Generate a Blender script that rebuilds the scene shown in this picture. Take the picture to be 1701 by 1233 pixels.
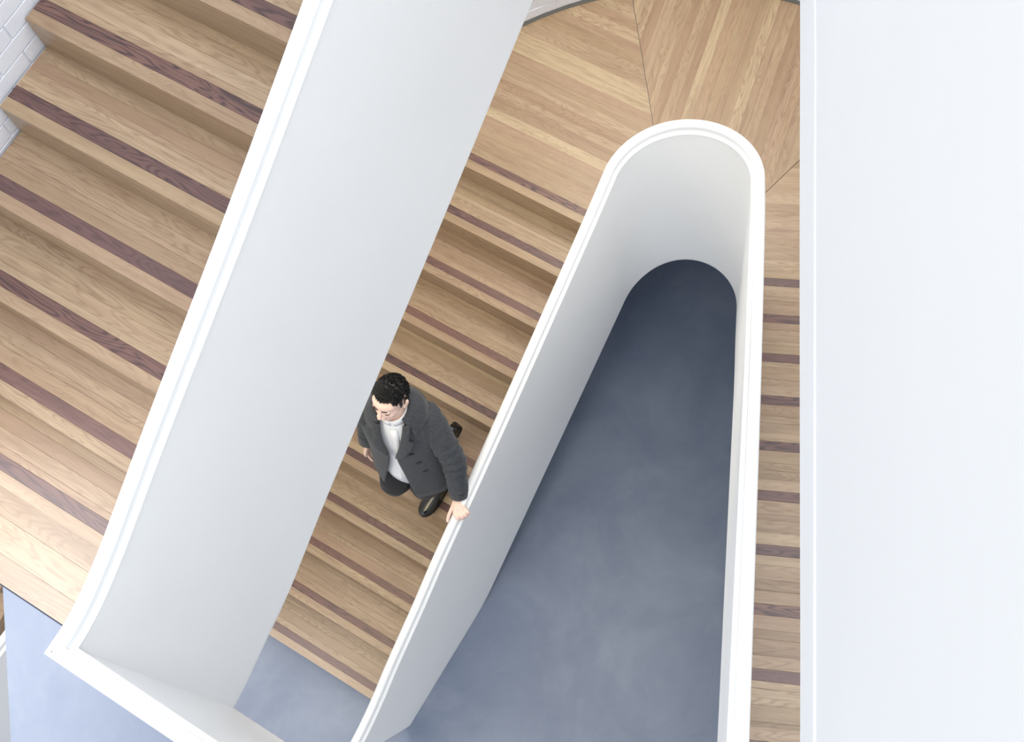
import bpy, bmesh, math, random
from mathutils import Vector, Matrix
random.seed(7)
# ------------------------------------------------------------------ clear
for o in list(bpy.data.objects): bpy.data.objects.remove(o, do_unlink=True)
SC = bpy.context.scene
COL = SC.collection

# ------------------------------------------------------------------ measured frame of the stair
R_ = .17                      # rise
G_ = 1.593 * R_               # going
T1, T2 = .548, .122           # plan angles of the two flights
C1, C2, CL = -.202 * R_, -17.009 * R_, -.368 * R_
WO, WR = -10.536 * R_, 1.211 * R_   # outer (tread-side) plane of the balustrades
HB = 22 * R_                  # upper floor level
ZL = 11 * R_                  # half landing level
ZC = 49.918 * R_              # camera height
U1 = Vector((math.cos(T1), -math.sin(T1), 0)); V1 = Vector((math.sin(T1), math.cos(T1), 0))
U2 = Vector((math.cos(T2), -math.sin(T2), 0)); V2 = Vector((-math.sin(T2), -math.cos(T2), 0))
Z = Vector((0, 0, 1))
def P1(u, v, z): return U1 * u + V1 * v + Z * z
def P2(u, s, z): return U2 * u + V2 * s + Z * z
ARC_C, ARC_R = Vector((.17686, 2.97466, 0)), .39234
WALL_C, WALL_R = Vector((.18065, 2.86424, 0)), 1.87677
U_WALL = -3.19
NOSE = .047

# ------------------------------------------------------------------ camera, world, light, exposure
F, W_, H_ = 2253.11, 1701, 1233
D = Vector((1104.43 - 850.5, 1443.34 - 616.5, F)).normalized()
EX = (Vector((1, 0, 0)) - D * D.x).normalized(); EY = D.cross(EX)
Mw = Matrix((EX, -EY, -D))                    # image frame -> world
cam = bpy.data.objects.new('camera', bpy.data.cameras.new('camera')); COL.objects.link(cam)
cam.data.sensor_width = 36; cam.data.lens = 36 * F / W_; cam.data.clip_start = .02
rot = Matrix((Mw @ Vector((1, 0, 0)), Mw @ Vector((0, -1, 0)), Mw @ Vector((0, 0, -1)))).transposed()
cam.matrix_world = Matrix.Translation((0, 0, ZC)) @ rot.to_4x4()
SC.camera = cam
SC.view_settings.view_transform = 'Standard'; SC.view_settings.look = 'None'
SC.view_settings.gamma = 1; SC.view_settings.use_curve_mapping = False
SC.view_settings.exposure = 0.09
w = bpy.data.worlds.new('sky'); SC.world = w; w.use_nodes = True
bg = w.node_tree.nodes['Background']; bg.inputs[0].default_value = (.94, .97, 1, 1); bg.inputs[1].default_value = 1.05
def area(name, loc, target, size, power, color=(1, 1, 1), size_y=None):
    l = bpy.data.lights.new(name, 'AREA'); l.energy = power; l.color = color; l.size = size
    if size_y: l.shape = 'RECTANGLE'; l.size_y = size_y
    o = bpy.data.objects.new(name, l); COL.objects.link(o); o.location = loc
    o.rotation_euler = (Vector(target) - Vector(loc)).to_track_quat('-Z', 'Y').to_euler(); return o
area('window_daylight', P1(-4.25, -.85, HB + 4.2), P1(-3.3, -.6, HB), 1.4, 62, (.97, .975, 1)).data.spread = math.radians(105)
area('lobby_fill', (.7, -2.0, 3.2), (.5, -1.5, 0), 2.4, 32, (1, .985, .95), 1.4)  # added fill below the slab, brightens the ground floor and well
area('skylight', (2.0, .8, 12.5), (-.6, 1.6, 2), 7, 650, (.965, .985, 1), 7)
# unseen fill lights, added to brighten the lower flight and the half landing
lm = area('under_stair_fill', P1(-2.5, 1.15, 3.75), P1(-2.5, 1.15, 0), 2.6, 24, (1, .91, .74), .8)
area('under_stair_fill', P1(-2.5, .15, 3.25), P1(-2.5, .15, 0), .8, 11, (1, .87, .60), .8)
area('landing_fill', Vector((.15, 4.5, 5.0)), Vector((.15, 4.1, 0)), 1.2, 42, (1, .92, .78), .3)  # added fill above the landing boards, no fitting there

# ------------------------------------------------------------------ materials
def nodes(name):
    m = bpy.data.materials.new(name); m.use_nodes = True
    nt = m.node_tree; b = nt.nodes['Principled BSDF']; return m, nt, b
def N(nt, t, **k):
    n = nt.nodes.new(t)
    for a, v in k.items(): setattr(n, a, v)
    return n
def ramp(nt, stops):
    r = N(nt, 'ShaderNodeValToRGB'); e = r.color_ramp.elements
    while len(e) < len(stops): e.new(.5)
    for i, (p, c) in enumerate(stops): e[i].position = p; e[i].color = (*c, 1)
    return r
def srgb(*c): return tuple(((x / 255) / 12.92 if x / 255 <= .04045 else ((x / 255 + .055) / 1.055) ** 2.4) for x in c)
def mix(nt, a, b, f, mode='MIX'):
    m = N(nt, 'ShaderNodeMix', data_type='RGBA', blend_type=mode)
    for s, v in ((0, f), (6, a), (7, b)):
        if hasattr(v, 'is_output'): nt.links.new(v, m.inputs[s])
        else: m.inputs[s].default_value = v if s == 0 else (*v, 1)
    return m.outputs[2]
def math_(nt, op, a, b=0):
    m = N(nt, 'ShaderNodeMath', operation=op)
    for i, v in enumerate((a, b)):
        if hasattr(v, 'is_output'): nt.links.new(v, m.inputs[i])
        else: m.inputs[i].default_value = v
    return m.outputs[0]
def wood(name, tones, grain, rough=.38, rings=.5):
    m, nt, b = nodes(name); L = nt.links.new
    tc = N(nt, 'ShaderNodeTexCoord'); oi = N(nt, 'ShaderNodeObjectInfo')
    off = N(nt, 'ShaderNodeCombineXYZ')
    r1 = math_(nt, 'MULTIPLY', oi.outputs['Random'], 37.0); r2 = math_(nt, 'MULTIPLY', oi.outputs['Random'], 91.0)
    L(r1, off.inputs[0]); L(r2, off.inputs[1]); L(r1, off.inputs[2])
    add = N(nt, 'ShaderNodeVectorMath', operation='ADD'); L(tc.outputs['Object'], add.inputs[0]); L(off.outputs[0], add.inputs[1])
    # slow drift of tone along a board
    mp = N(nt, 'ShaderNodeMapping'); mp.inputs['Scale'].default_value = (1.3, 22, 22); L(add.outputs[0], mp.inputs[0])
    n1 = N(nt, 'ShaderNodeTexNoise'); n1.inputs['Scale'].default_value = 1.6; n1.inputs['Detail'].default_value = 5; L(mp.outputs[0], n1.inputs['Vector'])
    # cathedral rings: distance bands of a warped stretched field
    mp2 = N(nt, 'ShaderNodeMapping'); mp2.inputs['Scale'].default_value = (1.1, 9, 9); L(add.outputs[0], mp2.inputs[0])
    n2 = N(nt, 'ShaderNodeTexNoise'); n2.inputs['Scale'].default_value = 1.7; n2.inputs['Detail'].default_value = 2.0; n2.inputs['Distortion'].default_value = .35; L(mp2.outputs[0], n2.inputs['Vector'])
    sn = math_(nt, 'SINE', math_(nt, 'MULTIPLY', n2.outputs['Fac'], 95.0))
    band = math_(nt, 'POWER', math_(nt, 'MULTIPLY_ADD', sn, .5), 3.0)
    # fine pores
    mp3 = N(nt, 'ShaderNodeMapping'); mp3.inputs['Scale'].default_value = (6, 260, 260); L(add.outputs[0], mp3.inputs[0])
    n3 = N(nt, 'ShaderNodeTexNoise'); n3.inputs['Scale'].default_value = 1.5; n3.inputs['Detail'].default_value = 3; L(mp3.outputs[0], n3.inputs['Vector'])
    rb = ramp(nt, [(i / (len(tones) - 1), c) for i, c in enumerate(tones)]); L(oi.outputs['Random'], rb.inputs[0])
    c = mix(nt, rb.outputs[0], grain, math_(nt, 'MULTIPLY', ramp_out(nt, n1.outputs['Fac'], .42, .75), .45))
    fig = math_(nt, 'MULTIPLY_ADD', math_(nt, 'FRACT', math_(nt, 'MULTIPLY', oi.outputs['Random'], 7.31)), 1.5)
    c = mix(nt, c, grain, math_(nt, 'MULTIPLY', band, math_(nt, 'MULTIPLY', fig, rings)))
    c = mix(nt, c, grain, math_(nt, 'MULTIPLY', ramp_out(nt, n3.outputs['Fac'], .52, .75), .38))
    L(c, b.inputs['Base Color']); b.inputs['Roughness'].default_value = rough
    bp = N(nt, 'ShaderNodeBump'); b.inputs['Coat Weight'].default_value = .2; b.inputs['Coat Roughness'].default_value = .3
    bp.inputs['Strength'].default_value = .05; bp.inputs['Distance'].default_value = .002
    L(n3.outputs['Fac'], bp.inputs['Height']); L(bp.outputs[0], b.inputs['Normal'])
    return m
def ramp_out(nt, v, lo, hi):
    m = N(nt, 'ShaderNodeMapRange'); nt.links.new(v, m.inputs[0]); m.inputs[1].default_value = lo; m.inputs[2].default_value = hi
    return m.outputs[0]
OAK = wood('oak', [srgb(171, 146, 117), srgb(158, 131, 105), srgb(179, 157, 128), srgb(164, 137, 112), srgb(185, 164, 133), srgb(154, 129, 102), srgb(173, 149, 122), srgb(163, 140, 110)], srgb(120, 92, 70), rings=.26)
WALNUT = wood('walnut', [srgb(114, 82, 74), srgb(100, 73, 69), srgb(122, 88, 76), srgb(106, 78, 75)], srgb(70, 50, 50), .4, .6)
def paint(name, c, rough=.35, coat=0.0, bump=0.0):
    m, nt, b = nodes(name); b.inputs['Roughness'].default_value = rough; b.inputs['Coat Weight'].default_value = coat; b.inputs['Coat Roughness'].default_value = .12
    tc = N(nt, 'ShaderNodeTexCoord'); n = N(nt, 'ShaderNodeTexNoise'); n.inputs['Scale'].default_value = 3; n.inputs['Detail'].default_value = 4
    nt.links.new(tc.outputs['Object'], n.inputs['Vector'])
    nt.links.new(mix(nt, c, tuple(x * .96 for x in c), n.outputs['Fac']), b.inputs['Base Color'])
    if bump:
        n2 = N(nt, 'ShaderNodeTexNoise'); n2.inputs['Scale'].default_value = 60; n2.inputs['Detail'].default_value = 5
        nt.links.new(tc.outputs['Object'], n2.inputs['Vector'])
        bp = N(nt, 'ShaderNodeBump'); bp.inputs['Strength'].default_value = bump; bp.inputs['Distance'].default_value = .004
        nt.links.new(n2.outputs['Fac'], bp.inputs['Height']); nt.links.new(bp.outputs[0], b.inputs['Normal'])
    return m
WHITE = paint('white_lacquer', (.91, .918, .925), .5, 0)
RAILW = paint('white_rail', (.83, .84, .845), .3, .3)
MORTAR = paint('white_painted_mortar', (.80, .83, .89), .7, 0, .2)
PLASTER = paint('white_plaster', (.78, .79, .80), .8)
BRICKW = paint('white_painted_brick', (.76, .79, .86), .6, 0, .3)
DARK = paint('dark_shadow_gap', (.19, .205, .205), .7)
def concrete(name, c1, c2, c3, rough):
    m, nt, b = nodes(name); L = nt.links.new
    tc = N(nt, 'ShaderNodeTexCoord')
    n1 = N(nt, 'ShaderNodeTexNoise'); n1.inputs['Scale'].default_value = 1.6; n1.inputs['Detail'].default_value = 7; n1.inputs['Roughness'].default_value = .62; n1.inputs['Distortion'].default_value = .5
    L(tc.outputs['Object'], n1.inputs['Vector'])
    n2 = N(nt, 'ShaderNodeTexNoise'); n2.inputs['Scale'].default_value = 9; n2.inputs['Detail'].default_value = 6; L(tc.outputs['Object'], n2.inputs['Vector'])
    c = ramp(nt, [(.3, c1), (.5, c2), (.72, c3)]); L(n1.outputs['Fac'], c.inputs[0])
    o = mix(nt, c.outputs[0], c3, math_(nt, 'MULTIPLY', ramp_out(nt, n2.outputs['Fac'], .55, .8), .35))
    L(o, b.inputs['Base Color']); b.inputs['Roughness'].default_value = rough
    return m
CONC = concrete('polished_concrete', (.145, .18, .262), (.18, .217, .30), (.235, .275, .355), .42)
def cloth(name, c, c2, rough=.9, scale=210, sheen=.1):
    m, nt, b = nodes(name); L = nt.links.new
    tc = N(nt, 'ShaderNodeTexCoord'); n = N(nt, 'ShaderNodeTexNoise'); n.inputs['Scale'].default_value = scale; n.inputs['Detail'].default_value = 2
    L(tc.outputs['Object'], n.inputs['Vector']); L(mix(nt, c, c2, ramp_out(nt, n.outputs['Fac'], .35, .65)), b.inputs['Base Color'])
    b.inputs['Roughness'].default_value = rough; b.inputs['Sheen Weight'].default_value = sheen
    return m
def plain(name, c, rough=.5, coat=0, sss=0):
    m, nt, b = nodes(name); b.inputs['Base Color'].default_value = (*c, 1); b.inputs['Roughness'].default_value = rough; b.inputs['Coat Weight'].default_value = coat
    if sss: b.inputs['Subsurface Weight'].default_value = sss; b.inputs['Subsurface Radius'].default_value = (.01, .004, .002)
    return m

# ------------------------------------------------------------------ object helpers
def link(o, parent=None):
    COL.objects.link(o)
    if parent: o.parent = parent
    return o
def mobj(name, me, mat, parent=None, loc=(0, 0, 0), rotz=0):
    o = bpy.data.objects.new(name, me)
    if mat and not me.materials: me.materials.append(mat)
    o.location = loc; o.rotation_euler = (0, 0, rotz); return link(o, parent)
def empty(name, label, cat, loc=(0, 0, 0), rotz=0, group=None):
    o = bpy.data.objects.new(name, None); o.location = loc; o.rotation_euler = (0, 0, rotz); o.empty_display_size = .1
    o['label'] = label; o['category'] = cat
    if group: o['group'] = group
    return link(o)
def struct(o): o['kind'] = 'structure'; return o
def mesh(name, vs, fs, smooth=False):
    me = bpy.data.meshes.new(name); me.from_pydata([tuple(v) for v in vs], [], fs)
    bm = bmesh.new(); bm.from_mesh(me); bmesh.ops.recalc_face_normals(bm, faces=bm.faces); bm.to_mesh(me); bm.free()
    if smooth: me.polygons.foreach_set('use_smooth', [True] * len(me.polygons))
    me.update(); return me
def box(x0, x1, y0, y1, z0, z1, bev=0, name='box'):
    bm = bmesh.new(); bmesh.ops.create_cube(bm, size=1)
    for v in bm.verts: v.co = Vector(((x0 + x1) / 2 + v.co.x * (x1 - x0), (y0 + y1) / 2 + v.co.y * (y1 - y0), (z0 + z1) / 2 + v.co.z * (z1 - z0)))
    if bev: bmesh.ops.bevel(bm, geom=bm.edges[:], offset=bev, segments=1, affect='EDGES')
    me = bpy.data.meshes.new(name); bm.to_mesh(me); bm.free(); return me
def prism(poly, z0, z1, name='prism', bev=0):
    n = len(poly)
    vs = [(p[0], p[1], z0) for p in poly] + [(p[0], p[1], z1) for p in poly]
    fs = [tuple(range(n)), tuple(range(n, 2 * n))] + [(i, (i + 1) % n, n + (i + 1) % n, n + i) for i in range(n)]
    return mesh(name, vs, fs)
CACHE = {}
def plank_mesh(L, wd, t):
    k = (round(L, 3), round(wd, 4), round(t, 4))
    if k not in CACHE: CACHE[k] = box(-L / 2, L / 2, .0002, wd - .0002, -t, 0, .0004, 'plank')
    return CACHE[k]
def dup_mat(me, mat):
    k = (me.name, mat.name)
    if k not in CACHE:
        m2 = me.copy(); m2.materials.clear(); m2.materials.append(mat); CACHE[k] = m2
    return CACHE[k]

# ------------------------------------------------------------------ setting: floors, walls
def fl(x): return (x[0], x[1])
floor = struct(mobj('floor', box(-7, 4, -5, 6, -.3, 0), CONC))
# upper floor slab: edge on the left, stair well on the right
e0, e1 = Vector((-2.387, .954, 0)), Vector((-2.286, .421, 0)); ed = (e1 - e0).normalized()
APRON = -.411
lineq = lambda u: P1(u, APRON, 0)
corner_in = P1(WO, -.417, 0)
kk = Matrix(((U2.x, U2.y), (V1.x, V1.y))).inverted() @ Vector((WR, -.417))
well_corner = Vector((kk.x, kk.y, 0))
e0 = e0 + ed * ((APRON - V1.dot(e0)) / V1.dot(ed))
slab_poly = [e0, P1(WO + .03, APRON, 0), well_corner + Vector((0, .01, 0)), P2(WR, C2 - NOSE + 10 * G_ + .01, 0), P2(1.69, C2 - NOSE + 10 * G_ + .01, 0), Vector((1.9, -3.6, 0)), Vector((e0 + ed * 4.6)[:])]
struct(mobj('floor', prism([fl(p) for p in slab_poly], HB - .42, HB), CONC))
# left brick wall (plane u = U_WALL) and curved brick wall round the landing
vt = math.sqrt(max(0, WALL_R ** 2 - (U1.dot(WALL_C) - U_WALL) ** 2)) + V1.dot(WALL_C) if abs(U1.dot(WALL_C) - U_WALL) < WALL_R else V1.dot(WALL_C)
VA = V1.dot(WALL_C)
UA = U1.dot(WALL_C) - WALL_R
def arc_pts(c, r, a0, a1, n): return [c + Vector((math.cos(a0 + (a1 - a0) * i / n), math.sin(a0 + (a1 - a0) * i / n), 0)) * r for i in range(n + 1)]
def wall_strip(name, pts, th, z0, z1, mat):
    vs, fs = [], []
    n = len(pts)
    for i, p in enumerate(pts):
        t = (pts[min(i + 1, n - 1)] - pts[max(i - 1, 0)]).normalized(); nn = Vector((-t.y, t.x, 0))   # left of travel = outside
        for q, zz in ((p, z0), (p, z1), (p + nn * th, z1), (p + nn * th, z0)): vs.append((q.x, q.y, zz))
    for i in range(n - 1):
        for k in range(4): fs.append((i * 4 + k, i * 4 + (k + 1) % 4, i * 4 + 4 + (k + 1) % 4, i * 4 + 4 + k))
    fs += [(0, 1, 2, 3), tuple((n - 1) * 4 + k for k in range(4))]
    return mobj(name, mesh(name, vs, fs), mat)
BT = .0018   # bricks stand this far proud of the mortar backing
wl = struct(wall_strip('wall_left', [P1(U_WALL - BT, -.1, 0), P1(U_WALL - BT, 2.55, 0)], .2, 0, 8.2, MORTAR))
A0 = math.pi - T1; A1 = -T2
rb_ = WALL_R + BT
wb = struct(wall_strip('wall_back', [P1(U_WALL - BT, 2.55, 0)] + arc_pts(WALL_C, rb_, 2.62, A1 + .05, 40), .2, 0, 8.2, MORTAR))
rr0 = WALL_C + U2 * rb_
wr = struct(wall_strip('wall_right', [rr0 - V2 * .1, rr0 + V2 * 3.2], .2, 0, 8.2, PLASTER))
# bricks that can be told apart (courses 75 mm, bricks 225 mm)
bm_cache = box(-.1095, .1095, 0, BT + .004, -.0345, .0345, .0014, 'brick')
bm_cache.materials.append(BRICKW)
def brick(parent, loc, rotz):
    o = bpy.data.objects.new('brick', bm_cache); o.location = loc; o.rotation_euler = (0, 0, rotz); link(o, parent)
for k in range(-8, 9):
    zc = HB + 1.0275 + k * .075
    for j in range(-3, 5):
        vv = 1.17 + .1125 + j * .225 + (0 if k % 2 == 0 else .1125)
        if not (.55 < vv < 2.0): continue
        q = P1(U_WALL, vv, zc); brick(wl, q - U1 * BT, math.pi / 2 - T1 + math.pi)
for k in range(0, 7):
    zc = ZL + .075 + k * .075
    for a in [2.45 - (j * .225 + (0 if k % 2 == 0 else .1125)) / WALL_R for j in range(0, 18)]:
        if a < .75: continue
        q = WALL_C + Vector((math.cos(a), math.sin(a), 0)) * (WALL_R + BT); brick(wb, (q.x, q.y, zc), a + math.pi / 2)
# dark strip coloured in for the shadow gap at the curved wall's foot
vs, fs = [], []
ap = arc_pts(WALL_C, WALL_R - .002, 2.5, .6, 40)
sk = struct(wall_strip('shadow_gap_strip_back', ap, .012, ZL - .02, ZL + .034, DARK))

# ------------------------------------------------------------------ flights
def step_parts(flight, k, x0, x1, with_boards=True, seed=0):
    SW = .051 if seed == 2 else .044
    rnd = random.Random(seed * 100 + k)
    L = x1 - x0; y0 = G_ * (k - 1); zt = R_ * k
    body = mobj('step', dup_mat(CACHE.setdefault(('body', round(L, 3)), box(-L / 2, L / 2, .018, G_ + .03, -R_ - .06, -.021, 0, 'step')), OAK), OAK, flight, ((x0 + x1) / 2, y0, zt))
    if not with_boards: return body
    def bd(name, y, wd, mat, t=.021): return mobj(name, dup_mat(plank_mesh(L, wd, t), mat), mat, body, (0, y, 0))
    bd('nosing_board', 0, NOSE, OAK); s = bd('walnut_strip', NOSE, SW, WALNUT); s['label'] = 'dark walnut strip'
    rest = G_ - NOSE - SW + .016; y = NOSE + SW
    ws = rnd.choice([(.14, .30, .30, .26), (.28, .18, .34, .2), (.2, .26, .14, .2, .2), (.3, .12, .24, .34), (.2, .3, .22, .28)])
    for f in ws: bd('tread_board', y, rest * f, OAK); y += rest * f
    rz = mobj('riser_board', dup_mat(CACHE.setdefault(('riser', round(L, 3)), box(-L / 2, L / 2, 0, .018, -R_ + .0, -.0216, .0008, 'riser_board')), OAK), OAK, body)
    return body
def flight(name, label, ang, base, n, x0, x1, boards, seed, group=None):
    f = empty(name, label, 'stairs', base, ang)
    for k in range(1, n + 1): step_parts(f, k, x0, x1, boards, seed)
    # raking soffit
    th = .12
    vs = [(x, y, z) for x in (x0, x1) for y, z in ((.02, -R_ * .1), (G_ * n + .02, R_ * (n - .2)), (G_ * n + .02, R_ * (n - .2) - th - R_), (.02 + .3, -R_ * .1 ))]
    return f
XW = -(WO - U_WALL) + .014
XW = U_WALL - WO + .014
fm = flight('stair_flight', 'lower oak stair flight with walnut strips, the man walks down it', -T1, P1(WO, C1 - NOSE, 0), 10, XW, .02, True, 1)
fL = flight('stair_flight', 'upper oak stair flight at top left beside the white brick wall', -T1, P1(WO, CL - NOSE, HB), 10, XW, .02, True, 2)
fR = flight('stair_flight', 'narrowly seen oak stair flight along the right edge of the well', math.pi - T2, P2(WR, C2 - NOSE, ZL), 11, -1.488, .02, True, 3)
# wide oak apron board at the foot of the upper flight, with the dark joint to the concrete
ay0, ay1 = APRON, CL - NOSE
ap_w = (ay1 - ay0)
apr = []
yy = ay0 + .004
for f, nm in ((.30, 'apron_board'), (.38, 'apron_board'), (.32, 'apron_board')):
    L = -XW + .02; o = mobj(nm, dup_mat(plank_mesh(L, ap_w * f - .001, .03), OAK), OAK, fL, ((XW + .02) / 2, yy - ay1, .002)); yy += ap_w * f - .001
mobj('joint_strip', box(XW, .02, APRON - ay1 - .001, APRON - ay1 + .004, -.02, .001), plain('dark_blue_joint', (.02, .025, .06), .6), fL)['label'] = 'dark joint line'

# ------------------------------------------------------------------ half landing (three mitred fields of boards)
land = empty('stair_landing', 'oak half landing of three mitred board fields around the rounded well end', 'landing', (0, 0, 0))
j1a, j1b = Vector((-.003, 4.685, 0)), Vector((.082, 3.89, 0)); j1d = (j1a - j1b).normalized()
j2a, j2b = Vector((.873, 3.606, 0)), Vector((.688, 3.427, 0)); j2d = (j2a - j2b).normalized()
n1 = Vector((j1d.y, -j1d.x, 0))     # points to +x side of joint 1
n2 = Vector((-j2d.y, j2d.x, 0))     # points to upper side of joint 2
PT = .022
def interval(o, d, halfs):
    lo, hi = -9., 9.
    for nn, c in halfs:              # keep nn.p >= c
        a = nn.dot(d); b = nn.dot(o) - c
        if abs(a) < 1e-9:
            if b < 0: return None
        elif a > 0: lo = max(lo, -b / a)
        else: hi = min(hi, -b / a)
    rr = WALL_R - .003; oc = o - WALL_C; b = oc.dot(d); q = b * b - oc.length_squared + rr * rr
    if q <= 0: return None
    lo = max(lo, -b - math.sqrt(q)) if True else lo; hi = min(hi, -b + math.sqrt(q))
    return lo, hi
RW = ARC_R - .03
def well_hit(o, d, inside_from):
    oc = o - ARC_C; b = oc.dot(d); q = b * b - oc.length_squared + RW * RW
    if q <= 0: return None
    return (-b - math.sqrt(q), -b + math.sqrt(q))
def board_field(name, d, w, t0, t1, halfs, mode, base_n, widths):
    """boards along d stacked along w from t0 to t1; mode says which end the well cuts"""
    t = t0; i = 0
    while t < t1 - .004:
        wd = min(widths[i % len(widths)], t1 - t); i += 1
        ts = [t + .0002 + (wd - .0004) * j / 5 for j in range(6)]
        lo, hi = [], []
        for x in ts:
            o = w * x; iv = interval(o, d, halfs)
            if not iv: continue
            a, b = iv; wh = well_hit(o, d, None)
            if wh:
                if mode == 'hi': b = min(b, wh[0])
                else: a = max(a, wh[1])
            if b - a < .004: continue
            lo.append(o + d * a); hi.append(o + d * b)
        if len(lo) >= 2:
            poly = lo + hi[::-1]
            cen = sum(poly, Vector()) / len(poly); ang = math.atan2(d.y, d.x)
            rotm = Matrix.Rotation(-ang, 3, 'Z'); loc = [rotm @ (p - cen) for p in poly]
            mat = OAK
            me = prism([(p.x, p.y) for p in loc], -PT, 0, 'landing_board'); 
            mobj(name, me, mat, base_n, (cen.x, cen.y, 0), ang)
        t += wd
# structural deck under the boards (outline: wall circle minus the well)
deck_out = [P1(U_WALL, C1 - NOSE + 10 * G_ + .018, 0)] + [P1(U_WALL, 2.72, 0)] + arc_pts(WALL_C, WALL_R - .004, 2.62, -T2 + .02, 44) + [P2(1.69, C2 - NOSE + .02, 0)]
inner = [P2(WR - .02, C2 - NOSE + .02, 0)] + arc_pts(ARC_C, ARC_R - .03, -T2, math.pi - T1, 24) + [P1(WO + .02, C1 - NOSE + 10 * G_ + .018, 0)]
poly = deck_out + inner
def deck_mesh(z0, z1):
    bm = bmesh.new(); vs = [bm.verts.new((p.x, p.y, z1)) for p in poly]; f = bm.faces.new(vs)
    r = bmesh.ops.extrude_face_region(bm, geom=[f]); 
    for v in [g for g in r['geom'] if isinstance(g, bmesh.types.BMVert)]: v.co.z = z0
    bmesh.ops.triangulate(bm, faces=bm.faces[:]); bmesh.ops.recalc_face_normals(bm, faces=bm.faces[:])
    me = bpy.data.meshes.new('deck'); bm.to_mesh(me); bm.free(); return me
land.location = (0, 0, ZL)
mobj('deck', deck_mesh(-.24, -PT - .001), PLASTER, land)
vN = C1 - NOSE + 10 * G_
# left field: starts with nosing board and walnut strip
board_field('landing_board', U1, V1, vN + NOSE + .041, 5.2, [(U1, U_WALL + .014), (-U1, -(WO + .02)) if False else (U1, -9), (-n1, -n1.dot(j1b) + .0016)], 'hi', land, [.058, .066, .05, .07, .06, .072, .055])
def capped(u0, u1_, v0, wd, nm, mat):
    L = u1_ - u0; o = mobj(nm, dup_mat(plank_mesh(L, wd, PT), mat), mat, land); q = P1((u0 + u1_) / 2, v0, 0); o.location = (q.x, q.y, 0); o.rotation_euler = (0, 0, -T1); return o
capped(U_WALL + .014, WO + .02, vN, NOSE, 'nosing_board', OAK)
capped(U_WALL + .014, WO + .02, vN + NOSE, .041, 'walnut_strip', WALNUT)['label'] = 'dark walnut strip'
Lr = WO + .02 - U_WALL - .014
o = mobj('riser_board', dup_mat(box(-Lr / 2, Lr / 2, 0, .018, -R_, -.0216, .0008, 'riser_board'), OAK), OAK, land); q = P1((U_WALL + .014 + WO + .02) / 2, vN, 0); o.location = (q.x, q.y, 0); o.rotation_euler = (0, 0, -T1)
dm = Vector((.332, .9433, 0)).normalized(); wm = Vector((dm.y, -dm.x, 0))
tt = [wm.dot(p) for p in (j1a, j1b, j2a, j2b)]
board_field('landing_board', dm, wm, wm.dot(P1(-2.3, 4.6, 0)) - .3, wm.dot(Vector((2.0, 3.9, 0))), [(n1, n1.dot(j1b) + .0016), (n2, n2.dot(j2b) + .0016)], 'lo', land, [.05, .06, .046, .056, .064, .05, .042])
# right field
sN = C2 - NOSE
board_field('landing_board', U2, -V2, -sN + .003 - .003, -sN + 1.4, [(-U2, -1.695), (-n2, -n2.dot(j2b) + .0016)], 'lo', land, [.075, .06, .085, .05, .06, .04, .045, .05])

# ------------------------------------------------------------------ balustrades
def sweep(name, path, prof, mat, parent, smooth=True):
    """path: list of (plan point, top z, bottom z); prof(top, bottom) -> list of (across, z); across grows to the right of travel (well side)"""
    n = len(path); vs, fs = [], []; m = None
    for i, (p, zt, zb) in enumerate(path):
        a = (path[i][0] - path[i - 1][0]) if i else (path[1][0] - path[0][0]); b = (path[i + 1][0] - path[i][0]) if i < n - 1 else a
        a = Vector((a.x, a.y, 0)).normalized(); b = Vector((b.x, b.y, 0)).normalized(); t = (a + b).normalized()
        nn = Vector((t.y, -t.x, 0)); sc = 1 / max(.3, nn.dot(Vector((a.y, -a.x, 0))))
        pr = prof(zt, zb); m = len(pr)
        for ac, zz in pr: q = p + nn * (ac * sc); vs.append((q.x, q.y, zz))
    for i in range(n - 1):
        for k in range(m): fs.append((i * m + k, i * m + (k + 1) % m, (i + 1) * m + (k + 1) % m, (i + 1) * m + k))
    fs += [tuple(range(m)), tuple((n - 1) * m + k for k in range(m))]
    me = mesh(name, vs, fs, smooth)
    o = mobj(name, me, mat, parent)
    if smooth: me.set_sharp_from_angle(angle=math.radians(40))
    return o
FACE = .055
def rail_prof(zt, zb):
    out = []
    for i in range(17):
        a = math.pi * (1 - i / 16); out.append((.023 + .023 * math.cos(a), zt - .021 + .021 * math.sin(a)))
    return out + [(.046, zt - .042), (0, zt - .042)]
def rim_prof(zt, zb):
    out = [(.007, zt - .042)]
    out += [(.046, zt - .042), (.054, zt - .0445), (.0605, zt - .049), (.0625, zt - .055), (.061, zt - .062), (.056, zt - .066)]
    return out + [(.007, zt - .066)]
def panel_prof(zt, zb): return [(.016, zt - .06), (FACE - .001, zt - .06), (FACE, zt - .063), (FACE, zt - .08), (FACE, zb + .02), (FACE, zb + .004), (FACE - .003, zb), (.016, zb)]
def lerp(tab, x):
    if x <= tab[0][0]: return tab[0][1]
    for (a, b), (c, d) in zip(tab, tab[1:]):
        if x <= c: return b + (d - b) * (x - a) / (c - a)
    return tab[-1][1]
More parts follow.
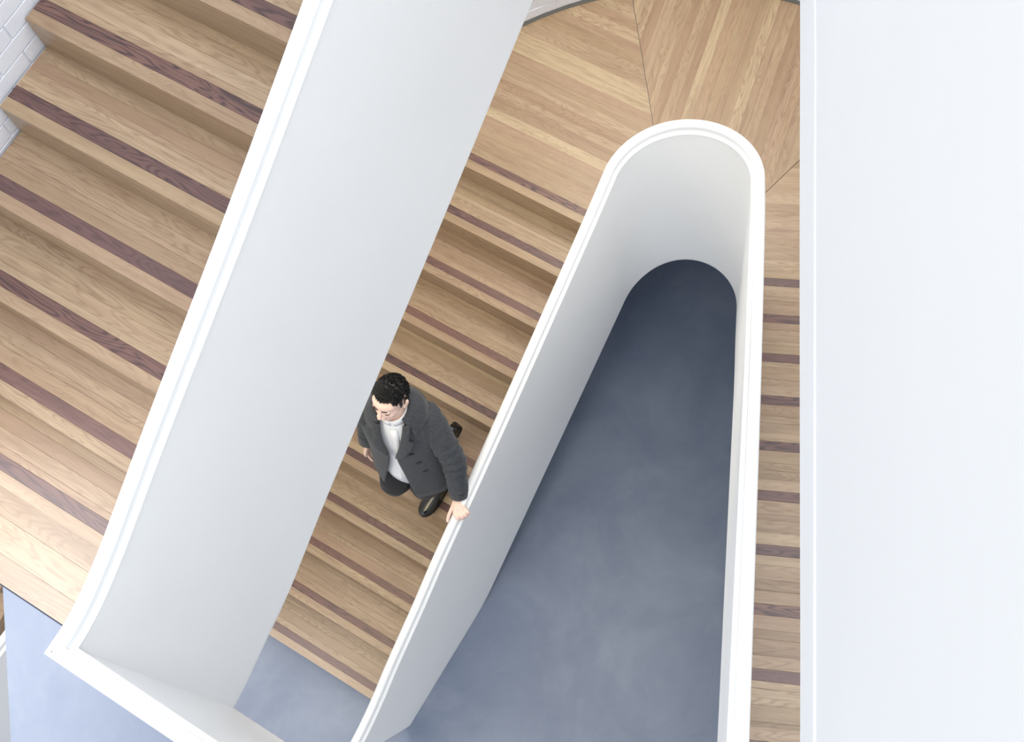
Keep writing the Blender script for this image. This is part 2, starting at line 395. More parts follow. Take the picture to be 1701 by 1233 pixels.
def hermite(tab):
    """smooth interpolation (monotone-ish Catmull-Rom) through a table"""
    xs = [a for a, b in tab]; ys = [b for a, b in tab]; n = len(xs)
    ms = [(ys[min(i + 1, n - 1)] - ys[max(i - 1, 0)]) / (xs[min(i + 1, n - 1)] - xs[max(i - 1, 0)]) for i in range(n)]
    def f(x):
        if x <= xs[0]: return ys[0] + ms[0] * (x - xs[0])
        if x >= xs[-1]: return ys[-1] + ms[-1] * (x - xs[-1])
        i = max(j for j in range(n - 1) if xs[j] <= x); h = xs[i + 1] - xs[i]; t = (x - xs[i]) / h
        return (2 * t ** 3 - 3 * t * t + 1) * ys[i] + (t ** 3 - 2 * t * t + t) * h * ms[i] + (-2 * t ** 3 + 3 * t * t) * ys[i + 1] + (t ** 3 - t * t) * h * ms[i + 1]
    return f
VT = V1.dot(ARC_C); ST = V2.dot(ARC_C)
def loop_path(z0, vstart, rail1, bot1, arc_rail, arc_bot, rail2, bot2, send, sv):
    path = []
    for v in sv: path.append((P1(WO, v, 0), z0 + rail1(v), z0 + bot1(v)))
    n = 40; a0, a1 = math.pi - T1, -T2
    for i in range(n + 1):
        t = i / n; a = a0 + (a1 - a0) * t
        p = ARC_C + Vector((math.cos(a), math.sin(a), 0)) * ARC_R
        path.append((p, z0 + arc_rail(t), z0 + arc_bot(t)))
    s = ST + .06
    while s < send: path.append((P2(WR, s, 0), z0 + rail2(s), z0 + bot2(s))); s += .09
    path.append((P2(WR, send, 0), z0 + rail2(send), z0 + bot2(send)))
    return path
def frange(a, b, s):
    o = []
    while a < b - 1e-6: o.append(a); a += s
    return o
nose1 = lambda v, c: R_ + (v - c) / G_ * R_
nose2 = lambda s: ZL + R_ + (s - C2) / G_ * R_
# lower storey
r1 = hermite([(-.46, .90), (-.30, .925), (-.176, .975), (-.037, 1.056), (.133, 1.177), (.463, 1.372), (.703, 1.530), (1.25, 1.842), (1.83, 2.190), (2.40, 2.545), (VT, 2.70)])
b1t = [(-.46, .86), (-.235, .39), (-.092, 0.0), (.68, 0.0), (.80, .01), (1.461, .40), (2.152, .80), (2.58, 1.055), (VT, 1.085)]
b1 = lambda v: lerp(b1t, v)
ar = hermite([(0, 2.70), (.5, 2.79), (1, 2.93)])
ab = hermite([(0, 1.085), (.45, 1.28), (1, 1.40)])
r2 = hermite([(ST, 2.93), (-2.85, 3.05), (-2.70, 3.17), (-2.39, 3.385), (-2.0, 3.64), (-1.62, 3.87), (-1.21, 4.09), (-.79, 4.31), (-.36, 4.54), (-.1, 4.66), (.25, 4.74), (.6, 4.74)])
b2 = hermite([(ST, 1.40), (-2.75, 1.58), (-2.3, 2.05), (-1.6, 2.55), (-1.0, 2.98), (-.4, 3.40), (.0, 3.48), (.6, 3.48)])
bal = empty('balustrade', 'lower white balustrade the man holds, looping round the rounded well end', 'balustrade', P1(WO, -.1, 0))
SV1 = [-.46, -.41, -.36, -.31, -.235, -.2, -.15, -.092, 0, .08, .16, .24, .32, .40, .48, .56, .62] + frange(.76, VT - .03, .08)
pth = loop_path(0, 0, r1, b1, ar, ab, r2, b2, well_corner.dot(V2) - .0, sorted(SV1 + [.68]))
def to_parent(o, e): o.matrix_parent_inverse = e.matrix_basis.inverted()
for nm, pr, mt in (('panel', panel_prof, WHITE), ('handrail', rail_prof, RAILW), ('rim', rim_prof, WHITE)):
    to_parent(sweep(nm, pth, pr, mt, bal), bal)
# upper storey
q1 = hermite([(-.417, 1.003), (-.324, 1.005), (-.252, 1.022), (-.196, 1.043), (-.133, 1.073), (-.079, 1.10), (.05, 1.176), (.194, 1.262), (.393, 1.376), (.603, 1.493), (.895, 1.66), (1.188, 1.836), (2.0, 2.33), (VT, 2.70)])
d1t = [(-.417, -.61), (-.357, -.60), (-.232, -.555), (-.064, -.478), (.038, -.435), (.157, -.372), (.491, -.158), (1.1, .195), (1.713, .562), (2.195, .858), (VT, 1.10)]
d1 = hermite(d1t)
q2 = lambda s: nose2(s) + .98
d2 = hermite([(ST, 1.36), (-2.5, 1.72), (-1.88, ZL + .228), (-1.067, ZL + .666), (-.545, ZL + .957), (-.162, ZL + 1.17), (.55, ZL + 1.5)])
bau = empty('balustrade', 'upper white balustrade with the broad plain face, from top left round to the right edge', 'balustrade', P1(WO, -.4, HB))
SV2 = [-.417, -.40, -.37, -.34, -.30, -.26, -.22, -.18, -.14, -.1, -.06, -.02, .03, .08, .13] + frange(.2, VT - .03, .08)
ptu = loop_path(HB, 0, q1, d1, ar, hermite([(0, 1.10), (1, 1.36)]), q2, d2, .30, SV2)
for nm, pr, mt in (('panel', panel_prof, WHITE), ('handrail', rail_prof, RAILW), ('rim', rim_prof, WHITE)):
    to_parent(sweep(nm, ptu, pr, mt, bau), bau)
# lower fascia band on the right-hand run of the upper balustrade
sm = hermite([(-2.6, ZL + .10), (-1.551, ZL + .692), (-.917, ZL + .98), (-.485, ZL + 1.176), (-.149, ZL + 1.329), (.3, ZL + 1.53)])
band = []
s = -2.9
while s <= .3: band.append((P2(WR, s, 0), HB + sm(s), HB + d2(s))); s += .08
to_parent(sweep('fascia_band', band, lambda zt, zb: [(FACE - .002, zt), (FACE + .001, zt), (FACE + .0025, zt - .004), (FACE + .003, zb + .002), (FACE - .002, zb - .001)], WHITE, bau, False), bau)
# balustrade along the edge of the upper floor, mitred to the corner
bac = empty('balustrade', 'white balustrade across the concrete upper floor edge, from the bottom left corner', 'balustrade', well_corner + Z * HB)
def path_c():
    a = P1(WO, -.417, 0); return [(well_corner, HB + 1.003, HB - .60)] + [(well_corner.lerp(a, t), HB + 1.003, HB - .60) for t in (.25, .5, .75, 1)]
pc = path_c()
def mitre(prof):   # travels towards the corner: well side is on the right
    return prof
def sweep_mitre(name, path, prof, mat, parent):
    o = sweep(name, path, prof, mat, parent); me = o.data; pr = prof(*path[-1][1:]); m = len(pr); n = len(path)
    a = P1(WO, -.417, 0)
    for k, (ac, zz) in enumerate(pr):    # end section lies in the mitre plane at the corner
        q = a + (U1 + V1) * ac; me.vertices[(n - 1) * m + k].co = (q.x, q.y, zz)
    to_parent(o, parent); return o
for nm, pr, mt in (('panel', panel_prof, WHITE), ('handrail', rail_prof, RAILW), ('rim', rim_prof, WHITE)):
    sweep_mitre(nm, pc, pr, mt, bac)
# mitre the start of the upper balustrade too
for o in bau.children:
    if o.name.split('.')[0] in ('panel', 'handrail', 'rim'):
        pr = {'panel': panel_prof, 'handrail': rail_prof, 'rim': rim_prof}[o.name.split('.')[0]](*ptu[0][1:])
        a = P1(WO, -.417, 0)
        for k, (ac, zz) in enumerate(pr): q = a + (U1 + V1) * ac; o.data.vertices[k].co = (q.x, q.y, zz)
# ------------------------------------------------------------------ small stair glimpsed past the slab edge
gl = empty('stair_flight', 'sliver of a wooden stair far below past the left slab edge', 'stairs', (-4.3, 1.85, 0), -.35)
for k in range(4):
    b_ = mobj('step', dup_mat(box(-.6, .42, -.27 * k - .135, -.27 * k + .135, .0, .68 - .17 * k, .002, 'step'), OAK), OAK, gl)
glb = empty('balustrade', 'small white balustrade glimpsed below the left edge of the slab', 'balustrade', (-3.9, 1.0, 0))
gp = [(Vector((-3.3, 1.87, 0)), 1.05, .0), (Vector((-3.55, 1.52, 0)), 1.05, .0), (Vector((-3.75, 1.22, 0)), 1.05, .0), (Vector((-4.3, .38, 0)), 1.05, .0)]
for nm, pr, mt in (('panel', panel_prof, WHITE), ('handrail', rail_prof, RAILW), ('rim', rim_prof, WHITE)):
    to_parent(sweep(nm, gp[::-1], pr, mt, glb), glb)

# ------------------------------------------------------------------ the man
PZ = 5 * R_                                   # tread he stands on
person = empty('person', 'man in a dark grey coat walking down the stairs, left hand on the white handrail', 'person', P1(-2.14, 1.1, PZ))
def TF(ang, cu, cv):                          # local (left, forward, up) -> world
    c, s_ = math.cos(ang), math.sin(ang)
    return lambda x, f, z: P1(cu + x * c + f * s_, cv + x * s_ - f * c, PZ + z)
def add_sphere(bm, co, rad, rotm=None, seg=14):
    r = bmesh.ops.create_icosphere(bm, subdivisions=3 if seg > 10 else 2, radius=1)
    for v in r['verts']:
        p = Vector((v.co.x * rad[0], v.co.y * rad[1], v.co.z * rad[2]))
        v.co = (rotm @ p if rotm else p) + Vector(co)
def limb_into(bm, pts, rad, seg=14, flat=1.0, cap=True):
    """tapering tube through pts, closed with domes; flat squashes it across its second axis"""
    pts = [Vector(p) for p in pts]; n = len(pts); rings = []
    t0 = (pts[1] - pts[0]).normalized(); ref = Vector((0, 0, 1)) if abs(t0.z) < .8 else Vector((1, 0, 0))
    xs = []
    def ring(c, t, r):
        nonlocal ref
        x = (ref - t * ref.dot(t)).normalized(); y = t.cross(x); ref = x
        return [bm.verts.new(c + (x * math.cos(2 * math.pi * k / seg) * flat + y * math.sin(2 * math.pi * k / seg)) * r) for k in range(seg)]
    if cap:
        for a in (80, 50, 25): rings.append(ring(pts[0] - t0 * rad[0] * math.sin(math.radians(a)), t0, rad[0] * math.cos(math.radians(a))))
    for i in range(n):
        a = (pts[i] - pts[i - 1]) if i else pts[1] - pts[0]; b = (pts[i + 1] - pts[i]) if i < n - 1 else a
        t = (a.normalized() + b.normalized()).normalized(); rings.append(ring(pts[i], t, rad[i]))
    t1 = (pts[-1] - pts[-2]).normalized()
    if cap:
        for a in (25, 50, 80): rings.append(ring(pts[-1] + t1 * rad[-1] * math.sin(math.radians(a)), t1, rad[-1] * math.cos(math.radians(a))))
    for r0, r1_ in zip(rings, rings[1:]):
        for k in range(seg): bm.faces.new((r0[k], r0[(k + 1) % seg], r1_[(k + 1) % seg], r1_[k]))
    bm.faces.new(rings[0][::-1]); bm.faces.new(rings[-1])
def curve_pts(pts, rad, m=6):
    """Catmull-Rom resample"""
    o, r = [], []; n = len(pts); P_ = [Vector(p) for p in pts]
    for i in range(n - 1):
        p0, p1, p2, p3 = P_[max(i - 1, 0)], P_[i], P_[i + 1], P_[min(i + 2, n - 1)]
        for k in range(m):
            t = k / m; o.append(.5 * ((2 * p1) + (p2 - p0) * t + (2 * p0 - 5 * p1 + 4 * p2 - p3) * t * t + (3 * p1 - p0 - 3 * p2 + p3) * t ** 3)); r.append(rad[i] + (rad[i + 1] - rad[i]) * t)
    return o + [P_[-1]], r + [rad[-1]]
def fuse(bm, voxel, smooth_it=4, name='body'):
    me = bpy.data.meshes.new(name); bmesh.ops.recalc_face_normals(bm, faces=bm.faces); bm.to_mesh(me); bm.free()
    o = bpy.data.objects.new('tmp', me); COL.objects.link(o)
    r = o.modifiers.new('r', 'REMESH'); r.mode = 'VOXEL'; r.voxel_size = voxel; r.use_smooth_shade = True
    s_ = o.modifiers.new('s', 'SMOOTH'); s_.iterations = smooth_it; s_.factor = .5
    dg = bpy.context.evaluated_depsgraph_get(); m2 = bpy.data.meshes.new_from_object(o.evaluated_get(dg)); m2.name = name
    bpy.data.objects.remove(o, do_unlink=True); return m2
SKIN = plain('skin', srgb(233, 200, 186), .5, 0, .08)
HAIR = plain('black_hair', srgb(22, 22, 25), .62)
COAT = cloth('grey_wool', srgb(38, 41, 46), srgb(67, 71, 78))
SHIRT = cloth('white_shirt', srgb(232, 234, 238), srgb(222, 225, 232), .8, 200, .1)
TROUS = cloth('black_trousers', srgb(22, 23, 27), srgb(33, 34, 40))
SHOE = plain('black_leather', srgb(16, 17, 19), .16, .6)
BTN = plain('dark_button', srgb(30, 31, 35), .35)
TH = TF(math.radians(15), -2.14, 1.12); TS = TF(math.radians(25), -2.145, 1.145)
def TW(z):                                    # torso twists from hem to shoulder
    k = min(1, max(0, (z - .7) / .65)); return TF(math.radians(15 + 10 * k), -2.14 - .005 * k, 1.12 + .025 * k)
# head frame: left, forward, up with pitch
HC = P1(-2.150, 1.165, 2.445); yaw = math.radians(2); pitch = math.radians(-4)
hl = U1 * math.cos(yaw) + V1 * math.sin(yaw); hf0 = U1 * math.sin(yaw) - V1 * math.cos(yaw)
hf = hf0 * math.cos(pitch) - Z * math.sin(pitch); hu = hf0 * math.sin(pitch) + Z * math.cos(pitch)
HM = Matrix((hl, hf, hu)).transposed()
def HP(x, f, z): return HC + HM @ Vector((x, f, z))
bm = bmesh.new()
add_sphere(bm, HP(0, -.012, .018), (.074, .093, .088), HM)          # cranium
add_sphere(bm, HP(0, .028, -.03), (.064, .062, .085), HM)           # face
add_sphere(bm, HP(0, .026, .034), (.067, .060, .052), HM)            # forehead
add_sphere(bm, HP(0, .048, -.088), (.040, .038, .030), HM)          # chin
for s_ in (-1, 1):
    add_sphere(bm, HP(.040 * s_, .012, -.062), (.026, .045, .034), HM)   # jaw
    add_sphere(bm, HP(.033 * s_, .053, -.028), (.026, .024, .022), HM)   # cheek bone
    add_sphere(bm, HP(.024 * s_, .070, .018), (.026, .013, .009), HM)    # brow ridge
    add_sphere(bm, HP(.030 * s_, .068, .000), (.015, .012, .011), HM)    # eye lid
    add_sphere(bm, HP(.080 * s_, -.012, -.008), (.011, .021, .033), HM)  # ear
    add_sphere(bm, HP(.086 * s_, -.020, .004), (.008, .013, .023), HM)
    add_sphere(bm, HP(.012 * s_, .094, -.038), (.009, .010, .008), HM)   # nostril wing
limb_into(bm, [HP(0, .080, .012), HP(0, .092, -.012), HP(0, .103, -.034)], [.008, .0095, .011], 10)   # nose
add_sphere(bm, HP(0, .088, -.060), (.021, .009, .006), HM); add_sphere(bm, HP(0, .085, -.071), (.018, .009, .006), HM)   # lips
limb_into(bm, [HP(0, -.02, -.05), TS(0, .0, 1.47), TS(0, -.02, 1.38)], [.056, .058, .075])
# trunk, hips
for z, a, b, cf in ((.9, .15, .11, .0), (1.05, .15, .11, 0), (1.2, .165, .115, 0), (1.3, .16, .10, 0)):
    add_sphere(bm, TW(z)(0, cf, z), (a, b, .12), Matrix.Rotation(-T1 + math.radians(20), 3, 'Z'))
limb_into(bm, [TS(-.15, -.02, 1.36), TS(0, -.02, 1.385), TS(.15, -.02, 1.36)], [.055, .06, .055])
# arms
SL, EL, WL = TS(.150, -.02, 1.34), P1(-1.868, 1.150, 1.925), P1(-1.803, 1.048, 1.705)
SR, ER, WR_ = TS(-.168, -.02, 1.34), P1(-2.405, 1.16, 1.935), P1(-2.395, 1.06, 1.675)
limb_into(bm, [SL, SL.lerp(EL, .5), EL, EL.lerp(WL, .4), WL], [.05, .046, .038, .036, .026])
limb_into(bm, [SR, SR.lerp(ER, .5), ER, ER.lerp(WR_, .4), WR_], [.05, .046, .038, .036, .026])
# legs
LHIP, LKN, LAN = P1(-2.06, 1.18, PZ + .86), P1(-2.10, 1.045, PZ + .46), P1(-2.135, 1.18, PZ + .09)
RHIP, RKN, RAN = P1(-2.24, 1.15, PZ + .86), P1(-2.245, .975, PZ + .48), P1(-2.19, 1.375, PZ + .30)
for h, k, a in ((LHIP, LKN, LAN), (RHIP, RKN, RAN)):
    limb_into(bm, [h, h.lerp(k, .5), k, k.lerp(a, .4), a], [.088, .074, .056, .052, .036])
# left hand over the rail (rail runs along V1); right hand hanging
RT = 1.655
def hand(bm, wrist, mcps, fingers, thumb):
    cen = sum((Vector(m) for m in mcps), Vector()) / 4
    nrm = ((Vector(mcps[0]) - cen).cross(cen - Vector(wrist))).normalized()
    for q in (.35, .55, .75):
        cc = Vector(wrist).lerp(cen, q); ax_ = (Vector(mcps[0]) - Vector(mcps[3])).normalized(); fd = (cen - Vector(wrist)).normalized(); ax_ = (ax_ - fd * ax_.dot(fd)).normalized()
        add_sphere(bm, cc, (.030 + .006 * q, .026, .0145), Matrix((ax_, fd, ax_.cross(fd))).transposed(), 8)
    for m in mcps: limb_into(bm, [Vector(wrist).lerp(Vector(m), .12), Vector(wrist).lerp(Vector(m), .6), m], [.0165, .0135, .0098], 10)
    for f, r in fingers: limb_into(bm, *curve_pts(f, r, 3), 10)
    limb_into(bm, *curve_pts(thumb[0], thumb[1], 3), 10)
wr = WL
mc = [P1(-1.776, .948, RT + .026), P1(-1.761, .961, RT + .031), P1(-1.749, .977, RT + .030), P1(-1.742, .995, RT + .026)]
fin = []
for i, m in enumerate(mc):
    ln = (.95, 1.0, .95, .82)[i]; dv = (-.010, -.008, -.006, -.004)[i]
    fin.append(([m, m + U1 * .022 * ln + V1 * dv - Z * .003, m + U1 * .033 * ln + V1 * dv * 1.25 - Z * .020, m + U1 * .029 * ln + V1 * dv * 1.3 - Z * .042], [.0100, .0095, .0088, .0078]))
th_ = ([wr.lerp(mc[0], .35) - U1 * .012, P1(-1.803, .965, RT + .016), P1(-1.800, .928, RT + .010), P1(-1.790, .898, RT + .006)], [.0135, .0115, .0098, .0080])
hand(bm, wr, mc, fin, th_)
wr = WR_; dn = (P1(-2.39, 1.03, 1.55) - WR_).normalized(); ax = V1
mc = [wr + dn * .085 + ax * (-.03 + .02 * i) for i in range(4)]
fin = [([m, m + dn * .035 + U1 * .006, m + dn * .055 + U1 * .016, m + dn * .068 + U1 * .028], [.0088, .008, .0075, .0066]) for m in mc]
hand(bm, wr, mc, fin, ([wr + dn * .03 - ax * .018, wr + dn * .06 - ax * .040, wr + dn * .085 - ax * .046, wr + dn * .105 - ax * .042], [.012, .0105, .009, .0078]))
body = mobj('body', fuse(bm, .0036, 3), SKIN, person); to_parent(body, person)
def cl(name, me, mat, smooth=True, label=None):
    if smooth: me.polygons.foreach_set('use_smooth', [True] * len(me.polygons))
    o = mobj(name, me, mat, person); to_parent(o, person)
    if label: o['label'] = label
    return o
def bm_mesh(bm, name):
    bmesh.ops.recalc_face_normals(bm, faces=bm.faces); me = bpy.data.meshes.new(name); bm.to_mesh(me); bm.free(); return me
def loft(rings, closed, name, thick=0):
    n = len(rings[0]); vs = [p for r in rings for p in r]; fs = []
    for i in range(len(rings) - 1):
        for k in range(n if closed else n - 1): fs.append((i * n + k, i * n + (k + 1) % n, (i + 1) * n + (k + 1) % n, (i + 1) * n + k))
    return mesh(name, vs, fs, True)
def solid(o, th, off=1): m = o.modifiers.new('thickness', 'SOLIDIFY'); m.thickness = th; m.offset = off; return o
# hair: close cap with short strands combed forward
bm = bmesh.new(); r = bmesh.ops.create_icosphere(bm, subdivisions=5, radius=1)
rnd = random.Random(3)
def hairline(x, f):          # lowest hair height for a direction on the skull
    return .035 if f > .55 else (.02 - .0 if f > .25 else (-.03 if f > -.1 else -.062))
for v in bm.verts:
    x, f, z = v.co; k = 1 + .03 * math.sin(23 * x + 5 * f) * math.sin(19 * f + 3 * z)
    v.co = HP(x * .0800 * k, -.014 + f * .0995 * k, .021 + z * .0960 * k)
def loc(p): return HM.transposed() @ (p - HC)
dele = []
for v in bm.verts:
    q = loc(v.co); x, f, z = q
    lim = .078 if f > .05 else (.078 - (.05 - f) * 1.0 if f > .015 else (.035 - (.015 - f) * 1.2 if f > -.02 else -.07))
    if abs(x) > .055: lim = .052 if f > .02 else (-.012 if f > -.005 else (.048 if f > -.04 else -.065))
    if z < lim: dele.append(v)
bmesh.ops.delete(bm, geom=dele, context='VERTS')
hair = cl('hair', bm_mesh(bm, 'hair'), HAIR); solid(hair, .004, -1)
vs, fs = [], []
for i in range(1500):
    a = rnd.uniform(0, 2 * math.pi); e = rnd.uniform(-.25, 1.45)
    d = Vector((math.cos(e) * math.cos(a), math.cos(e) * math.sin(a), math.sin(e)))
    b0 = Vector((d.x * .0795, -.014 + d.y * .0985, .021 + d.z * .0955))
    lim = .090 if b0.y > .03 else (.055 if b0.y > -.01 else -.03)
    if b0.z < lim: continue
    comb = Vector((.35 * d.x + rnd.uniform(-.4, .4), 1.0 if b0.y > -.03 else -.2, -.35)); t = (comb - d * comb.dot(d)).normalized()
    L = rnd.uniform(.016, .028); sd = d.cross(t) * .0016
    p0, p1, p2 = b0, b0 + t * L * .5 + d * .006, b0 + t * L + d * .002
    k = len(vs); vs += [HP(*(p0 - sd)), HP(*(p0 + sd)), HP(*(p1 + sd)), HP(*(p1 - sd)), HP(*p2), HP(*(p0 + d * .003)), HP(*(p1 + d * .003))]
    fs += [(k, k + 1, k + 2, k + 3), (k + 3, k + 2, k + 4), (k, k + 5, k + 6, k + 3), (k + 1, k + 5, k + 6, k + 2)]
me = bpy.data.meshes.new('hair_strands'); me.from_pydata([tuple(v) for v in vs], [], fs); st = cl('hair_strands', me, HAIR); st['kind'] = 'stuff'
# eyes, brows, mouth
for s_ in (-1, 1):
    bm = bmesh.new(); limb_into(bm, [HP(.012 * s_, .085, .020), HP(.030 * s_, .081, .026), HP(.048 * s_, .066, .021)], [.0026, .0036, .0018], 8); cl('eyebrow', bm_mesh(bm, 'eyebrow'), HAIR)
    bm = bmesh.new(); add_sphere(bm, HP(.030 * s_, .0675, -.003), (.0112, .0115, .0115), HM); cl('eye', bm_mesh(bm, 'eye'), plain('eye_white', srgb(205, 192, 186), .6))
    bm = bmesh.new(); limb_into(bm, [HP(.017 * s_, .0800, -.006), HP(.030 * s_, .0825, -.007), HP(.043 * s_, .0745, -.005)], [.0014, .002, .0014], 6); cl('eyelashes', bm_mesh(bm, 'eyelashes'), HAIR)
bm = bmesh.new(); limb_into(bm, [HP(-.020, .086, -.0655), HP(0, .0955, -.0625), HP(.020, .086, -.0655)], [.003, .0045, .003], 8); cl('lips', bm_mesh(bm, 'lips'), plain('lip_skin', srgb(205, 128, 122), .45))
# shirt
def ell(T, a, b, cf, z, ph): return T(a * math.sin(ph), cf + b * math.cos(ph), z)
sr = []
for z, a, b, cf in ((.80, .165, .150, .012), (.86, .165, .148, .01), (1.0, .165, .128, .0), (1.12, .17, .118, 0), (1.25, .17, .112, 0), (1.34, .15, .10, -.005), (1.42, .095, .082, -.01), (1.445, .066, .070, -.008), (1.49, .062, .066, -.004)):
    sr.append([ell(TW(z), a, b, cf, z, 2 * math.pi * k / 40) for k in range(40)])
shirt = solid(cl('shirt', loft(sr, True, 'shirt'), SHIRT), .004, 1)
# placket and stand collar
pk = []
for z, b, cf in ((.83, .153, .012), (1.0, .131, 0), (1.12, .121, 0), (1.25, .115, 0), (1.34, .103, -.005), (1.41, .088, -.01)):
    pk.append([TW(z)(x, cf + b + (.004 if abs(x) < .017 else 0) - .6 * x * x, z) for x in (-.0172, -.0168, 0, .0168, .0172)])
solid(cl('placket', loft(pk, False, 'placket'), SHIRT, False), .002)
cr = [[ell(TS, a, b, -.006, z, .12 + (2 * math.pi - .24) * k / 36) for k in range(37)] for z, a, b in ((1.435, .072, .074), (1.46, .070, .072), (1.495, .067, .070))]
solid(cl('shirt_collar', loft(cr, False, 'shirt_collar'), SHIRT), .004)
# coat body, open in front
CR = [(.695, .232, .205, 0, .062, -.134), (.80, .225, .190, 0, .044, -.118), (.90, .215, .170, 0, .022, -.094), (1.0, .205, .150, 0, .002, -.072), (1.12, .200, .135, 0, -.020, -.052),
      (1.20, .200, .130, 0, -.002, -.054), (1.28, .198, .126, -.003, .026, -.062), (1.34, .192, .118, -.01, .05, -.068), (1.395, .165, .105, -.018, .058, -.068), (1.435, .125, .092, -.02, .06, -.066), (1.465, .092, .082, -.018, .055, -.06), (1.485, .080, .078, -.016, .052, -.055)]
def coat_f(x, z):
    for (z0, *p0), (z1, *p1_) in zip(CR, CR[1:]):
        if z <= z1 or z1 == CR[-1][0]:
            k = min(1, max(0, (z - z0) / (z1 - z0))); a, b, cf = [p0[i] + (p1_[i] - p0[i]) * k for i in range(3)]
            return cf + b * math.sqrt(max(.02, 1 - min(1, (x / a) ** 2)))
rings = []
for z, a, b, cf, xl, xr in CR:
    pl = math.asin(xl / a); pr_ = 2 * math.pi + math.asin(xr / a); T = TW(z); row = []
    for k in range(61):
        ph = pl + (pr_ - pl) * k / 60; wob = 1 + (.018 * math.sin(5 * ph + 1.5) + .012 * math.sin(9 * ph)) * max(0, (1.25 - z) / .55)
        row.append(ell(T, a * wob, b * wob, cf, z, ph))
    rings.append(row)
coat = cl('coat', loft(rings, False, 'coat'), COAT)
sd_ = coat.modifiers.new('smooth', 'SUBSURF'); sd_.levels = 1; sd_.render_levels = 1; solid(coat, .007, 1)
# lapels (revers) and collar
def lapel(rows, sgn, name):
    R = []
    for z, xi, xo, lift in rows:
        R.append([TW(z)(sgn * (xi + (xo - xi) * k / 6), coat_f(xi + (xo - xi) * k / 6, z) + .010 + 2.0 * lift * min(1, .2 + k / 4) , z) for k in range(7)])
    return solid(cl(name, loft(R, False, name), COAT), .005, 1)
lapel([(1.13, -.022, -.018, .0), (1.18, -.014, .022, .006), (1.24, .004, .056, .009), (1.30, .020, .086, .011), (1.34, .030, .100, .011), (1.358, .034, .076, .010), (1.40, .044, .084, .010), (1.45, .054, .090, .008)], 1, 'lapel')
lapel([(1.13, .050, .054, .0), (1.18, .050, .080, .006), (1.24, .054, .106, .009), (1.30, .058, .126, .011), (1.34, .060, .132, .011), (1.358, .060, .108, .010), (1.40, .062, .104, .010), (1.45, .060, .094, .008)], -1, 'lapel')
co = []
for (a, b, cf, z) in ((.082, .080, -.016, 1.478), (.086, .084, -.018, 1.510), (.094, .090, -.020, 1.516), (.112, .102, -.022, 1.496), (.138, .118, -.022, 1.452), (.162, .134, -.02, 1.412)):
    co.append([ell(TS, a * 1.0, b, cf, z - .06 * max(0, math.cos(p)) ** 2, p) for p in [math.radians(38 + (322 - 38) * k / 48) for k in range(49)]])
solid(cl('coat_collar', loft(co, False, 'coat_collar'), COAT), .005, 1)
# sleeves with cuffs, straps and buttons
def sleeve(S, E, W, seedv):
    rnd = random.Random(seedv); bm = bmesh.new(); end = E.lerp(W, .93)
    pts, rad = curve_pts([S + (S - E).normalized() * .022 - Z * .002, S.lerp(E, .25), S.lerp(E, .6), E, E.lerp(W, .45), end], [.068, .074, .068, .062, .056, .051], 7)
    for i in range(len(rad)):
        t = i / len(rad); rad[i] *= 1 + .13 * math.exp(-((t - .6) / .22) ** 2) * math.sin(i * 2.1) + .02 * math.sin(i * 1.3)
    limb_into(bm, pts, rad, 22, 1.0, True); return cl('sleeve', bm_mesh(bm, 'sleeve'), COAT)
for S, E, W, q in ((SL, EL, WL, 1), (SR, ER, WR_, 2)):
    sleeve(S, E, W, q)
    d = (W - E).normalized(); c0 = E.lerp(W, .72); c1 = E.lerp(W, 1.01)
    bm = bmesh.new(); limb_into(bm, [c0, c0.lerp(c1, .06), c1], [.053, .0555, .0545], 26, 1.0, False); cl('cuff', bm_mesh(bm, 'cuff'), COAT)
    vw = (Vector((0, 0, ZC)) - W).normalized(); up = (vw - d * vw.dot(d)).normalized(); sdv = d.cross(up)
    bm = bmesh.new(); pc_ = c0.lerp(c1, .42)
    r = bmesh.ops.create_cone(bm, cap_ends=True, segments=18, radius1=.0085, radius2=.007, depth=.004); Rm = Matrix((sdv, d, up)).transposed()
    for v in bm.verts: v.co = Rm @ v.co + pc_ + up * .056 - sdv * .012
    cl('cuff_button', bm_mesh(bm, 'cuff_button'), BTN, False)
# coat front buttons with short dark openings
for i, z in enumerate((1.20, 1.085, .98)):
    x = .072 + .024 * i; T = TW(z); c = T(x, coat_f(x, z) + .0105, z); nrm = (T(x, coat_f(x, z) + .1, z + .02) - T(x, coat_f(x, z), z)).normalized()
    sx = (T(x + .02, coat_f(x + .02, z), z) - T(x, coat_f(x, z), z)).normalized()
    bm = bmesh.new(); limb_into(bm, [c - sx * .014, c + nrm * .002, c + sx * .012 + Z * .004], [.003, .0048, .003], 8); cl('button', bm_mesh(bm, 'button'), BTN)
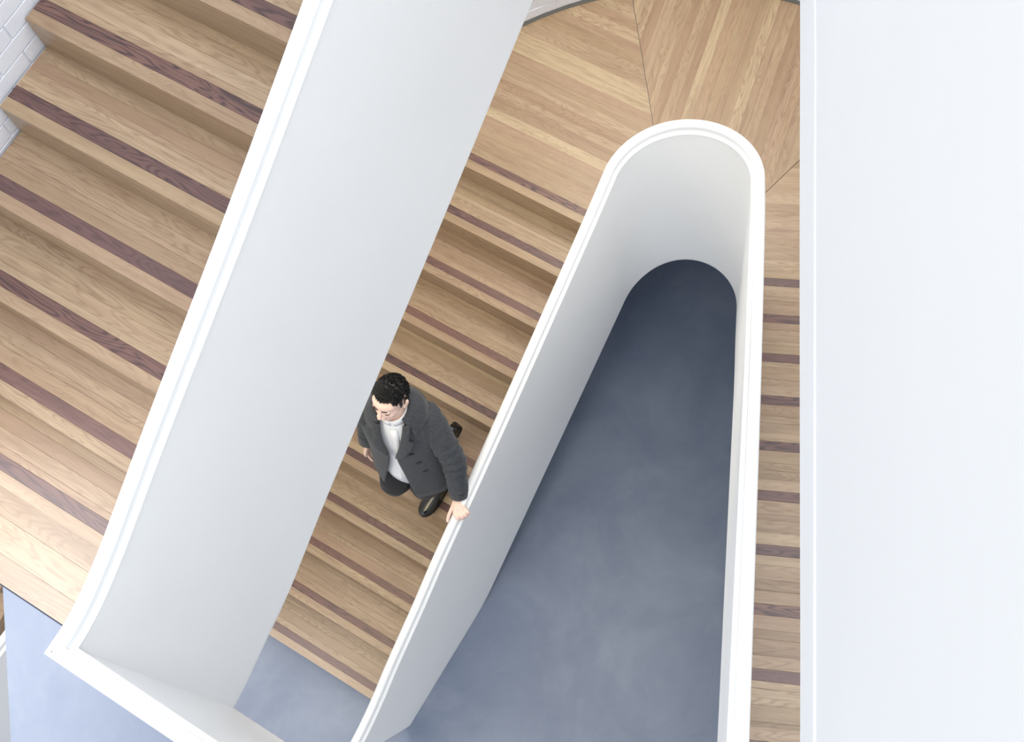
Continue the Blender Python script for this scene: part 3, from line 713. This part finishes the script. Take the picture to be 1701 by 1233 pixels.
# pocket flap on the left front
# trousers
bm = bmesh.new()
for h, k, a in ((LHIP, LKN, LAN), (RHIP, RKN, RAN)):
    limb_into(bm, *curve_pts([h + Z * .03, h.lerp(k, .5), k, k.lerp(a, .5), a - (a - k).normalized() * .0], [.102, .092, .074, .064, .056], 5), 20)
add_sphere(bm, LHIP.lerp(RHIP, .5) + Z * .05, (.16, .125, .12), Matrix.Rotation(-T1 + math.radians(15), 3, 'Z'))
cl('trousers', fuse(bm, .008, 5, 'trousers'), TROUS)
# shoes
def shoe(heel, toe, up, name='shoe'):
    d = (toe - heel); L = d.length; d.normalize(); up = (up - d * up.dot(d)).normalized(); sx = d.cross(up); rows = []
    prof = [(0, .020, .030), (.03, .030, .060), (.12, .034, .085), (.25, .034, .088), (.36, .037, .080), (.50, .043, .066), (.64, .0485, .054), (.78, .047, .045), (.89, .038, .037), (.96, .024, .030), (1.0, .006, .020)]
    for t, w_, h in prof:
        row = []
        for k in range(17):
            a = math.pi * k / 16; row.append(heel + d * (L * t) + sx * (w_ * math.cos(a)) + up * (.012 + (h - .012) * math.sin(a) ** .75))
        row += [heel + d * (L * t) + sx * (-w_ * .96) + up * .004, heel + d * (L * t) + sx * (w_ * .96) + up * .004]
        rows.append(row)
    o = cl(name, loft(rows, True, name), SHOE); o.modifiers.new('s', 'SUBSURF').render_levels = 1
    sl = []
    for t, w_, h in prof: sl.append([heel + d * (L * t) + sx * (w_ + .004) * c + up * z for c, z in ((1, .0), (1, .011), (-1, .011), (-1, .0))])
    s_ = mobj('sole', loft(sl, True, 'sole'), plain('black_sole', srgb(14, 14, 15), .5), o); s_.matrix_parent_inverse = o.matrix_basis.inverted() if False else Matrix.Identity(4)
    for kx in range(3):                       # toe-cap seam and laces
        t = .40 + .05 * kx; bm = bmesh.new(); hh = .075 - .012 * kx
        limb_into(bm, [heel + d * (L * t) + sx * .018 + up * (hh - .004), heel + d * (L * (t + .01)) + up * (hh + .003), heel + d * (L * t) - sx * .018 + up * (hh - .004)], [.0022, .0022, .0022], 6)
        l_ = mobj('lace', bm_mesh(bm, 'lace'), BTN, o); l_.matrix_parent_inverse = Matrix.Identity(4)
    return o
shoe(P1(-2.128, 1.245, PZ + .003), P1(-2.152, .952, PZ + .003), Z)
RH = P1(-2.165, 1.475, PZ + R_ + .150); RTo = P1(-2.205, 1.250, PZ + R_ + .006)
shoe(RH, RTo, Z)
